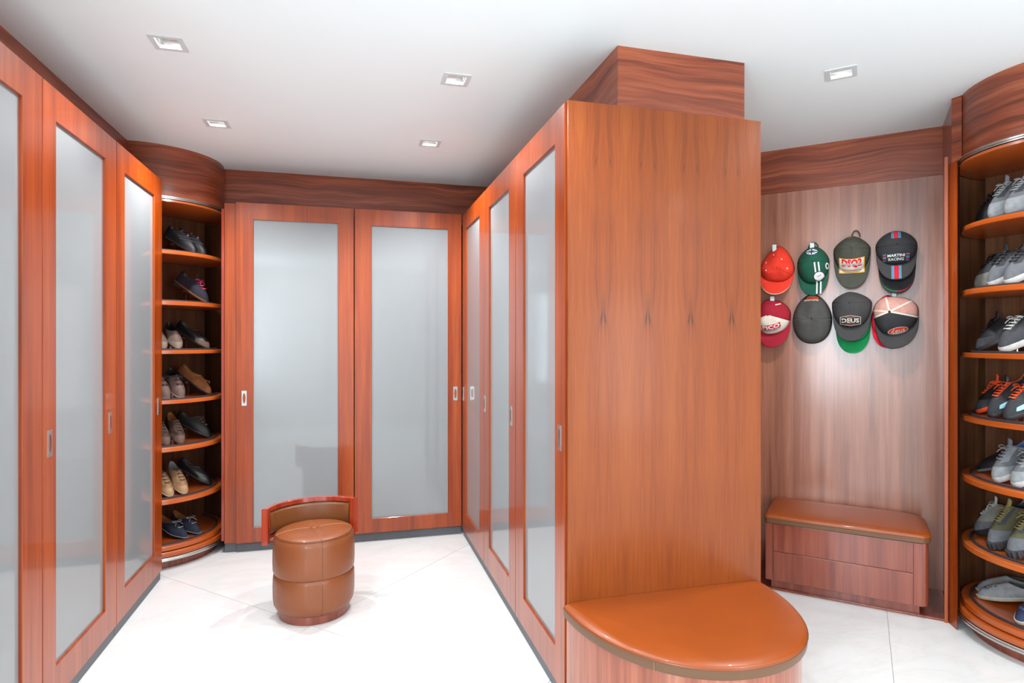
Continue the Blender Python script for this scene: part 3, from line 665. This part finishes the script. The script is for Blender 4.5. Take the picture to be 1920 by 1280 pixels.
def hook(px, py, lab):
    x = px2x(px, .05); z = py2z(py, x, .05); r = thing('wall_hook', lab, 'hook', (NX + A * x, NX - A * x, z), NROT, 'white hooks on the niche wall')
    obj('back_plate', MB().box(-.012, .012, -.005, 0, -.04, .01, bev=.0015), M_HOOK, r, 0)
    obj('prong', MB().box(-.012, .012, -.055, -.004, -.022, -.016, bev=.0015).box(-.012, .012, -.056, -.050, -.022, .022, bev=.002), M_HOOK, r, 0)
hook(1452, 465, 'white hook holding the orange-red cap'); hook(1522.5, 462, 'white hook holding the dark green cap')
hook(1448, 562, 'white hook holding the burgundy cap'); hook(1676.5, 556, 'white hook holding the trucker cap')

# ------------------------------------------------------------------ shoes
def suede(name, rgb, **k): return plain('shoe_' + name, srgb(*rgb), k.get('rough', .8), vary=k.get('vary', .14), vscale=45, bump=k.get('bump', .2), bscale=700, coat=k.get('coat', 0))
Q = dict(black=suede('black', (24, 24, 26), rough=.5), black_leather=suede('black_leather', (22, 22, 24), rough=.3, coat=.3), navy=suede('navy', (30, 38, 56)), dark_navy=suede('dark_navy', (28, 26, 42)),
    taupe=suede('taupe', (104, 84, 74)), taupe_light=suede('taupe_light', (132, 112, 98)), mauve=suede('mauve', (110, 84, 78)), tan=suede('tan', (124, 72, 30)), brown=suede('brown', (72, 52, 44)), brown_light=suede('brown_light', (104, 80, 68)),
    beige=suede('beige', (164, 124, 86)), beige_light=suede('beige_light', (178, 142, 104)), grey=suede('grey', (98, 100, 104)), grey_dark=suede('grey_dark', (58, 58, 62)), grey_light=suede('grey_light', (136, 139, 141)),
    white=suede('white', (190, 192, 188), rough=.5), cream=suede('cream', (176, 164, 144)), olive=suede('olive', (84, 80, 54)), khaki=suede('khaki', (128, 118, 72)), stone=suede('stone', (128, 126, 119)), orange=suede('orange', (236, 84, 34), rough=.6),
    blue=suede('blue', (154, 204, 216), rough=.4), pink=suede('pink', (214, 56, 100)), sole_dark=suede('sole_dark', (40, 36, 36), rough=.5), sole_brown=suede('sole_brown', (96, 60, 40), rough=.4), denim=suede('denim', (90, 112, 150)), lining_tan=suede('lining_tan', (150, 98, 48)), charcoal=suede('charcoal', (46, 46, 50)), print_blue=suede('print_blue', (120, 130, 165)), indigo=suede('indigo', (44, 52, 84)))
class Shoe:
    """toe tip at the origin on the shelf, toe pointing along +Y"""
    def __init__(s, label, root, mats, L=.285, W=.098, side=1, sole=.022, toeh=.045, hs=.07, hh=.085, hi=.095, op=.50, lace=None, rows=5, bow=True, tongue=None, toecap=None, lining='black', swoosh=None, stripe=None, heel=None, squash=1.0, lugs=False, rim=None, trim=None, group=None):
        s.L, s.W, s.side, s.h0, s.toeh, s.hs, s.hh, s.hi, s.op = L, W, side, sole, toeh, hs, hh, hi, op
        s.root = root; up, so = Q[mats[0]], Q[mats[1]]
        NA, NV = 44, 12
        ang = [2 * PI * k / NA for k in range(NA)]
        loops = [[s.pt(a, v / NV) for a in ang] for v in range(NV + 1)]
        s.upper = obj('upper', MB().loft(loops, 0, False, False), up, root, 60)
        top = loops[-1]; cx = sum(p[0] for p in top) / NA; cy = sum(p[1] for p in top) / NA
        inn = lambda f, dz, zabs=None: [(cx + (p[0] - cx) * f, cy + (p[1] - cy) * f, (p[2] + dz) if zabs is None else zabs) for p in top]
        obj('lining', MB().loft([top, inn(.95, .003), inn(.88, -.004), inn(.84, -.03), inn(.84, 0, sole + .008)], 0, False, True), Q[lining], s.upper, 60)
        ol = lambda g, z: [(x * (1 + g), -L / 2 + (y + L / 2) * (1 + g * .5), z) for x, y in (s.outline(a) for a in ang)]
        sm = MB().loft([ol(-.03, 0), ol(.02, .003), ol(.035, sole * .5), ol(.03, sole * .9), ol(.0, sole + .003)])
        if lugs:
            for k in range(0, NA, 2):
                x, y = s.outline(ang[k]); f = 1.05; sm.box(x * f - .008, x * f + .008, -L / 2 + (y + L / 2) * 1.02 - .006, -L / 2 + (y + L / 2) * 1.02 + .006, .0, sole * .95, bev=.003)
        s.sole = obj('sole', sm, so, root, 50)
        if heel: obj('heel', MB().loft([[(x, y, z) for x, y, z in ((-W * .36, -L * .76, q), (W * .36, -L * .76, q), (W * .38, -L * .93, q), (W * .2, -L * .995, q), (-W * .2, -L * .995, q), (-W * .38, -L * .93, q))] for q in (-.016, .004)]), Q[heel], root, 30)
        if rim: obj('welt', MB().tube([(x * 1.035, -L / 2 + (y + L / 2) * 1.018, sole + .001) for x, y in (s.outline(a) for a in ang)], .0022, 5, closed=True), Q[rim], s.sole)
        if toecap: s.patch('toe_cap', toecap, -1.25, 1.25, .015, .30, .0016, taper=.25)
        if tongue:
            def tf(u, v):
                a = (u - .5) * .9; p = Vector(s.pt(a, .86)); q = Vector(s.pt(a, 1)); d_ = Vector((0, -.018, .030)); e = q + d_ * v * (1 - .8 * (u - .5) ** 2)
                b = p.lerp(q, min(1, v * 2)) if v < .5 else q + d_ * (v - .5) * 2 * (1 - 1.2 * (u - .5) ** 2)
                return (b.x * .8, b.y, b.z + .004)
            o = obj('tongue', MB().grid(tf, 8, 8), Q[tongue], s.upper, 60); md = o.modifiers.new('thickness', 'SOLIDIFY'); md.thickness = .005
        if trim:
            for sg in (1, -1): s.patch('eyestay', trim, sg * .30, sg * .80, .44, .985, .0016, nu=5, nv=10)
            s.patch('heel_counter', trim, PI - .75, PI + .75, .04, .62, .0016, taper=.35)
        if lace: s.laces(lace, rows, bow)
        if swoosh:
            for sg in (1, -1):
                s.swoosh(sg, swoosh)
        if stripe:
            for sg in (1, -1):
                for k in range(stripe[1]): s.patch('stripe', stripe[0], sg * (1.35 + .22 * k), sg * (1.35 + .22 * k + .09), .1, .85, .0018)
    def outline(s, a):
        c_, n_ = math.cos(a), math.sin(a); sp = lambda x, p: math.copysign(abs(x) ** p, x)
        y = s.L / 2 * sp(c_, .92); t = y / s.L + .5
        hw = s.W / 2 * (.76 + .24 * math.exp(-((t - .70) / .22) ** 2) - .05 * math.exp(-((t - .38) / .14) ** 2))
        return (hw * sp(n_, .80) + s.side * .008 * (t - .4) * t, y - s.L / 2)
    def pt(s, a, v):
        ox, oy = s.outline(a); c_, n_ = math.cos(a), math.sin(a)
        yb, yf = -s.L * .975, -s.L * (1 - s.op); cy = (yb + yf) / 2
        kx = s.W * .30 * n_ * (1 - .22 * max(0, c_)); ky = cy + (yf - yb) / 2 * c_
        kz = s.hs + (s.hh - s.hs) * max(0, -c_) ** 2 + (s.hi - s.hs) * max(0, c_) ** 1.5
        front = max(0, c_) ** .6
        f = v ** (1.6 - .35 * front)
        gs = v ** .8; tf = min(.95, (s.toeh) / kz); gf = tf * (1 - (1 - v) ** 3.6) + (1 - tf) * v ** 1.35
        g = gs * (1 - front) + gf * front
        bul = .10 * math.sin(PI * v) * (1 - front)
        return ((ox + (kx - ox) * f) * (1 + bul * .6), oy + (ky - oy) * f, s.h0 + kz * g)
    def off(s, a, v, d_):
        p = Vector(s.pt(a, v)); e = 1e-3; n_ = (Vector(s.pt(a + e, v)) - p).cross(Vector(s.pt(a, min(1, v + e))) - p)
        if v + e > 1: n_ = (Vector(s.pt(a + e, v)) - p).cross(p - Vector(s.pt(a, v - e)))
        if n_.length < 1e-12: return p
        n_.normalize(); c = Vector((0, -s.L * .55, s.h0 + .02))
        if n_.dot(p - c) < 0: n_ = -n_
        return p + n_ * d_
    def patch(s, name, mat, a0, a1, v0, v1, d_=.0015, taper=0, nu=12, nv=6):
        return obj(name, MB().grid(lambda u, v: tuple(s.off(a0 + (a1 - a0) * u, v0 + (v1 - v0) * v * (1 - taper * (2 * u - 1) ** 2), d_)), nu, nv), Q[mat], s.upper, 60)
    def swoosh(s, sg, mat):
        def fn(u, v):
            a = sg * (.75 + 1.35 * u); th = .24 * (math.sin(PI * min(1, .12 + u * .95)) ** .8) * (1 - .75 * u); vc = .16 + .42 * u ** 1.6
            return tuple(s.off(a, min(.95, max(.03, vc + (v - .5) * th)), .0022))
        obj('side_mark', MB().grid(fn, 16, 4), Q[mat], s.upper, 60)
    def laces(s, mat, rows, bow):
        m = MB(); v0, v1 = .52, .95
        for k in range(rows):
            v = v0 + (v1 - v0) * k / max(1, rows - 1); w_ = .46 + .16 * k / rows
            for sg in (1, -1):
                m.tube([tuple(s.off(sg * (-w_ + 2 * w_ * q / 6), min(.99, v + .05 * q / 6), .0045 + .003 * math.sin(PI * q / 6))) for q in range(7)], .0021, 5)
        if bow:
            b = s.off(0, .9, .009)
            for sg in (1, -1):
                m.tube([tuple(b + Vector((sg * (.004 + .030 * math.sin(PI * q / 10)), .010 * math.sin(2 * PI * q / 10) - .004 * q / 10, .008 * math.sin(PI * q / 10) - .004 * q / 10))) for q in range(11)], .0019, 5)
                m.tube([tuple(b + Vector((sg * (.03 * q / 6), .028 * q / 6, .006 * math.sin(PI * q / 6) - .014 * q / 6))) for q in range(7)], .0019, 5)
        obj('laces', m, Q[mat], s.upper)
    def text(s, body, v0, width, height, mat, flip=1, bold=.02, a0=0):
        vv, f = text_geo(body, width, height, bold); out = []
        for x, y in vv:
            v = v0 + y / .14; p = s.pt(a0, v); rad = max(.02, s.W * .45 * (1 - .3 * v)); out.append(tuple(s.off(a0 - x / rad, v, .002)))
        return obj('lettering', MB().add(out, f), Q[mat], s.upper, 0)

SNK = dict(tongue=None)
def put(car, c, shelf, phi, lat, label, mats, pitch=28, rt=.378, group=None, mark=True, side=1, **k):
    p = R(phi); z = SH[shelf - 1]; x = c[0] + rt * math.cos(p) - lat * math.sin(p); y = c[1] + rt * math.sin(p) + lat * math.cos(p)
    r = thing('shoe', label, 'shoe', (x, y, z + (.0045 if k.get('lugs') else .0005)), (R(-pitch), 0, p - PI / 2), group); r.rotation_euler = (Matrix.Rotation(p - PI / 2, 3, 'Z') @ Matrix.Rotation(R(-pitch), 3, 'X')).to_euler()
    s = Shoe(label, r, mats, side=side, **k)
    # peg under the heel, fixed to the rotating shelf
    if pitch > 18:
        L = s.L * .64; d_ = L * math.cos(R(pitch)); h = L * math.sin(R(pitch)); hx, hy = x - d_ * math.cos(p) - c[0], y - d_ * math.sin(p) - c[1]
        m = MB().box(-.006, .006, -.002, .002, 0, h - .012); m.tube([(-.03, 0, h - .013), (.03, 0, h - .013)], .0035, 8)
        for sg in (-1, 1): m.tube([(sg * .03, 0, h - .013), (sg * .036, 0, h - .013)], .0075, 12)
        o = obj('shoe_rest', m, M_STEEL, car, loc=(hx, hy, z), rot=(0, 0, p - PI / 2))
    return s
def pair(car, c, shelf, phi, lat, sep, label, mats, **k):
    g = label[0]; out = []
    for i, sg in enumerate((-1, 1)):
        out.append(put(car, c, shelf, phi, lat + sg * sep / 2, label[i], mats, group=k.get('grp'), side=sg, **{q: w_ for q, w_ in k.items() if q != 'grp'}))
    return out
OX = dict(W=.094, toeh=.042, hs=.05, hh=.07, hi=.085, op=.48, sole=.010, lace='brown', rows=4, bow=False)
LO = dict(W=.095, toeh=.038, hs=.042, hh=.062, hi=.066, op=.55, sole=.010)
RU = dict(W=.10, toeh=.048, hs=.065, hh=.092, hi=.10, op=.46, sole=.030, rows=6)
SN = dict(W=.104, toeh=.045, hs=.058, hh=.082, hi=.095, op=.48, sole=.028, rows=5)
BT = dict(W=.106, toeh=.055, hs=.105, hh=.125, hi=.135, op=.46, sole=.034, rows=7, lugs=True)
ES = dict(W=.098, toeh=.040, hs=.040, hh=.058, hi=.066, op=.50, sole=.016)
GS = 'shoes in the corner cabinet'; GT = 'shoes in the cabinet by the niche'
a, c = carL, CL
pr = pair(a, c, 1, -28, .012, .098, ['black cycling shoe with round silver dial on the top shelf, outer of its pair', 'black cycling shoe with silver dial on the top shelf, half hidden behind its twin'], ('black', 'sole_dark'), grp=GS, W=.092, toeh=.045, hs=.06, hh=.075, hi=.085, op=.42, sole=.012)
for s in pr:
    b = s.off(-.35, .78, .003); dl = MB().lathe([(.012, -.004), (.012, .004), (.009, .007), (0, .007)], n=16); obj('dial', dl, M_STEEL, s.upper, loc=tuple(b), rot=(-.5, -.35, 0))
    for v_ in (.42, .60): s.patch('strap', 'charcoal', -1.3, 1.3, v_, v_ + .1, .002)
put(a, c, 1, -72, -.02, 'black shoe at the inner end of the top shelf beside the cycling shoes', ('black_leather', 'sole_dark'), group=GS, lace='charcoal', **{q: w_ for q, w_ in OX.items() if q != 'lace'})
put(a, c, 2, -16, .015, 'dark navy shoe with pink laces and brown sole, propped on a metal peg', ('dark_navy', 'sole_brown'), pitch=34, group=GS, lace='pink', heel='sole_dark', rim='lining_tan', W=.094, toeh=.042, hs=.06, hh=.08, hi=.092, op=.46, sole=.012, rows=4, tongue='dark_navy')
pair(a, c, 3, -58, -.005, .098, ['taupe suede shoe with pale toe, nearer the end of its shelf', 'taupe suede shoe with pale toe beside the black shoe'], ('taupe', 'sole_dark'), grp=GS, toecap='taupe_light', **LO)
put(a, c, 3, -14, .02, 'black leather shoe with brown toe next to the taupe suede pair', ('black_leather', 'sole_dark'), group=GS, toecap='brown_light', pitch=32, **LO)
pair(a, c, 4, -55, -.005, .098, ['mauve-brown derby shoe with dark laces, nearer the end of its shelf', 'mauve-brown derby shoe with dark laces beside the tan moccasin'], ('mauve', 'cream'), grp=GS, toecap='taupe', **{**OX, 'lace': 'black', 'bow': True, 'rows': 3})
s = put(a, c, 4, -10, .025, 'tan suede moccasin with dark sole, steeply propped on a peg', ('tan', 'sole_dark'), pitch=36, group=GS, lining='lining_tan', heel='sole_dark', **LO); s.patch('saddle_strap', 'tan', -1.2, 1.2, .62, .78, .003)
obj('tassel', MB().tube([tuple(s.off(0, .7, .004)), tuple(s.off(.1, .6, .018)), tuple(s.off(.15, .5, .012))], .005, 6), Q['tan'], s.upper)
pair(a, c, 5, -55, -.005, .098, ['dark brown brogue with tan lining, nearer the end of its shelf', 'dark brown brogue with tan lining and thin laces'], ('brown', 'sole_brown'), grp=GS, trim='brown_light', toecap='brown_light', lining='lining_tan', **{**OX, 'lace': 'taupe'})
put(a, c, 5, -8, .02, 'black shoe with grey bow lying behind the dark brown brogues', ('black', 'sole_dark'), group=GS, **{**OX, 'lace': 'taupe', 'bow': True})
pr = pair(a, c, 6, -52, -.005, .100, ['beige suede wingtip brogue, partly covered by the wardrobe door', 'beige suede wingtip brogue, fully in view on its shelf'], ('beige', 'sole_brown'), grp=GS, trim='beige_light', toecap='beige_light', rim='cream', lining='grey_light', **{**OX, 'lace': 'brown_light'})
put(a, c, 6, -6, .02, 'black leather shoe on a peg behind the beige brogues', ('black_leather', 'sole_dark'), pitch=32, group=GS, **LO)
pair(a, c, 7, -38, .01, .108, ['navy boat shoe with speckled lace, trailing lace end', 'navy boat shoe with speckled lace on the lowest shelf, tucked behind its twin'], ('navy', 'sole_dark'), grp=GS, pitch=14, toecap='navy', rim='grey_light', lining='lining_tan', lace='grey_light', rows=2, **LO)
a, c = carR, CR
put(a, c, 1, 124, -.012, 'black shoe with loose strap behind the grey runners on the top shelf', ('black', 'sole_dark'), group=GT, **{**SN, 'lace': 'black'})
pair(a, c, 1, 165, .016, .110, ['grey mesh running shoe with white toe lines on the top shelf, beside the black shoe', 'grey mesh running shoe with white toe lines, away from the black shoe'], ('grey', 'grey_light'), grp=GT, trim='grey_dark', toecap='grey_light', stripe=('white', 2), tongue='grey', **{**RU, 'lace': 'grey_light'})
put(a, c, 2, 124, -.012, 'olive and grey trainer behind the white-soled grey sneakers', ('grey_dark', 'stone'), group=GT, toecap='stone', **{**RU, 'lace': 'black'})
pr = pair(a, c, 2, 164, .016, .112, ['dark grey sneaker with thick white sole and pink stripe', 'dark grey sneaker with thick white sole, farther along its shelf'], ('grey', 'white'), grp=GT, trim='grey_dark', tongue='charcoal', **{**SN, 'lace': 'black'})
pr[0].patch('stripe', 'pink', 1.3, 1.42, .1, .95, .002); pr[0].patch('stripe', 'pink', -1.42, -1.3, .1, .95, .002)
pair(a, c, 3, 126, -.012, .106, ['black knit trainer standing deepest on its shelf', 'black knit trainer with grey forefoot beside the white-laced shoe'], ('black', 'sole_dark'), grp=GT, toecap='grey_dark', tongue='black', **{**RU, 'lace': 'black', 'sole': .016})
put(a, c, 3, 167, .018, 'dark grey trainer with white laces and white sole', ('grey_dark', 'white'), group=GT, trim='black', **{**SN, 'lace': 'white'})
put(a, c, 4, 124, -.012, 'black and orange running shoe with bright orange lacing', ('black', 'orange'), group=GT, toecap='grey_dark', tongue='orange', lining='orange', **{**RU, 'lace': 'orange', 'sole': .018})
pair(a, c, 4, 163, .016, .110, ['black trainer with pale blue side mark and orange laces beside the orange-lined shoe', 'black trainer with pale blue side mark, away from the orange-lined shoe'], ('charcoal', 'sole_dark'), grp=GT, trim='black', swoosh='blue', tongue='black', stripe=('orange', 2), **{**RU, 'lace': 'orange', 'sole': .02})
put(a, c, 5, 124, -.012, 'dark shoe with grey sole behind the pale grey suede sneakers', ('black', 'grey'), group=GT, pitch=22, **LO)
pair(a, c, 5, 169, .016, .112, ['pale grey suede sneaker with white sole, inner one of its pair', 'pale grey suede sneaker with white sole, outer one of its pair'], ('grey', 'white'), grp=GT, trim='grey_light', toecap='grey_light', tongue='grey', lining='denim', **{**SN, 'lace': 'grey_light'})
put(a, c, 6, 124, -.012, 'white and grey trainer with black sole behind the hiking boots', ('stone', 'sole_dark'), group=GT, toecap='grey', tongue='white', **{**RU, 'lace': 'white'})
pair(a, c, 6, 164, .016, .130, ['olive hiking boot with lugged grey sole, beside the white and grey trainer', 'olive hiking boot with lugged grey sole and khaki tongue, outer one of its pair'], ('olive', 'grey_dark'), grp=GT, trim='grey_dark', toecap='grey', tongue='khaki', pitch=20, rt=.37, **{**BT, 'lace': 'khaki'})
pr = pair(a, c, 7, 129, -.02, .108, ['pale grey espadrille half hidden behind its printed twin', 'pale grey printed espadrille with rope sole next to the navy one'], ('grey_light', 'cream'), grp=GT, pitch=12, rim='white', **ES)
s = pr[1]; s.text('KENZO', .36, .046, .012, 'black'); 
for k_ in range(16):
    aa = random.uniform(-.55, .55); v_ = random.uniform(.44, .8); m = MB().tube([tuple(s.off(aa + .10 * q / 6 * math.cos(k_ * 1.7 + q), v_ + .012 * q * math.sin(k_ * 2.3 + q * .6) * .5, .0012)) for q in range(7)], .0009, 4); obj('print_stroke', m, Q['charcoal'], s.upper)
pr = pair(a, c, 7, 184, .028, .108, ['navy espadrille with pale lettering and stitched rope sole', 'navy espadrille with stitched rope sole, cut by its neighbour'], ('indigo', 'cream'), grp=GT, pitch=12, rim='white', lining='stone', **ES)
for s in pr: s.text('KENZO', .42, .055, .013, 'print_blue')
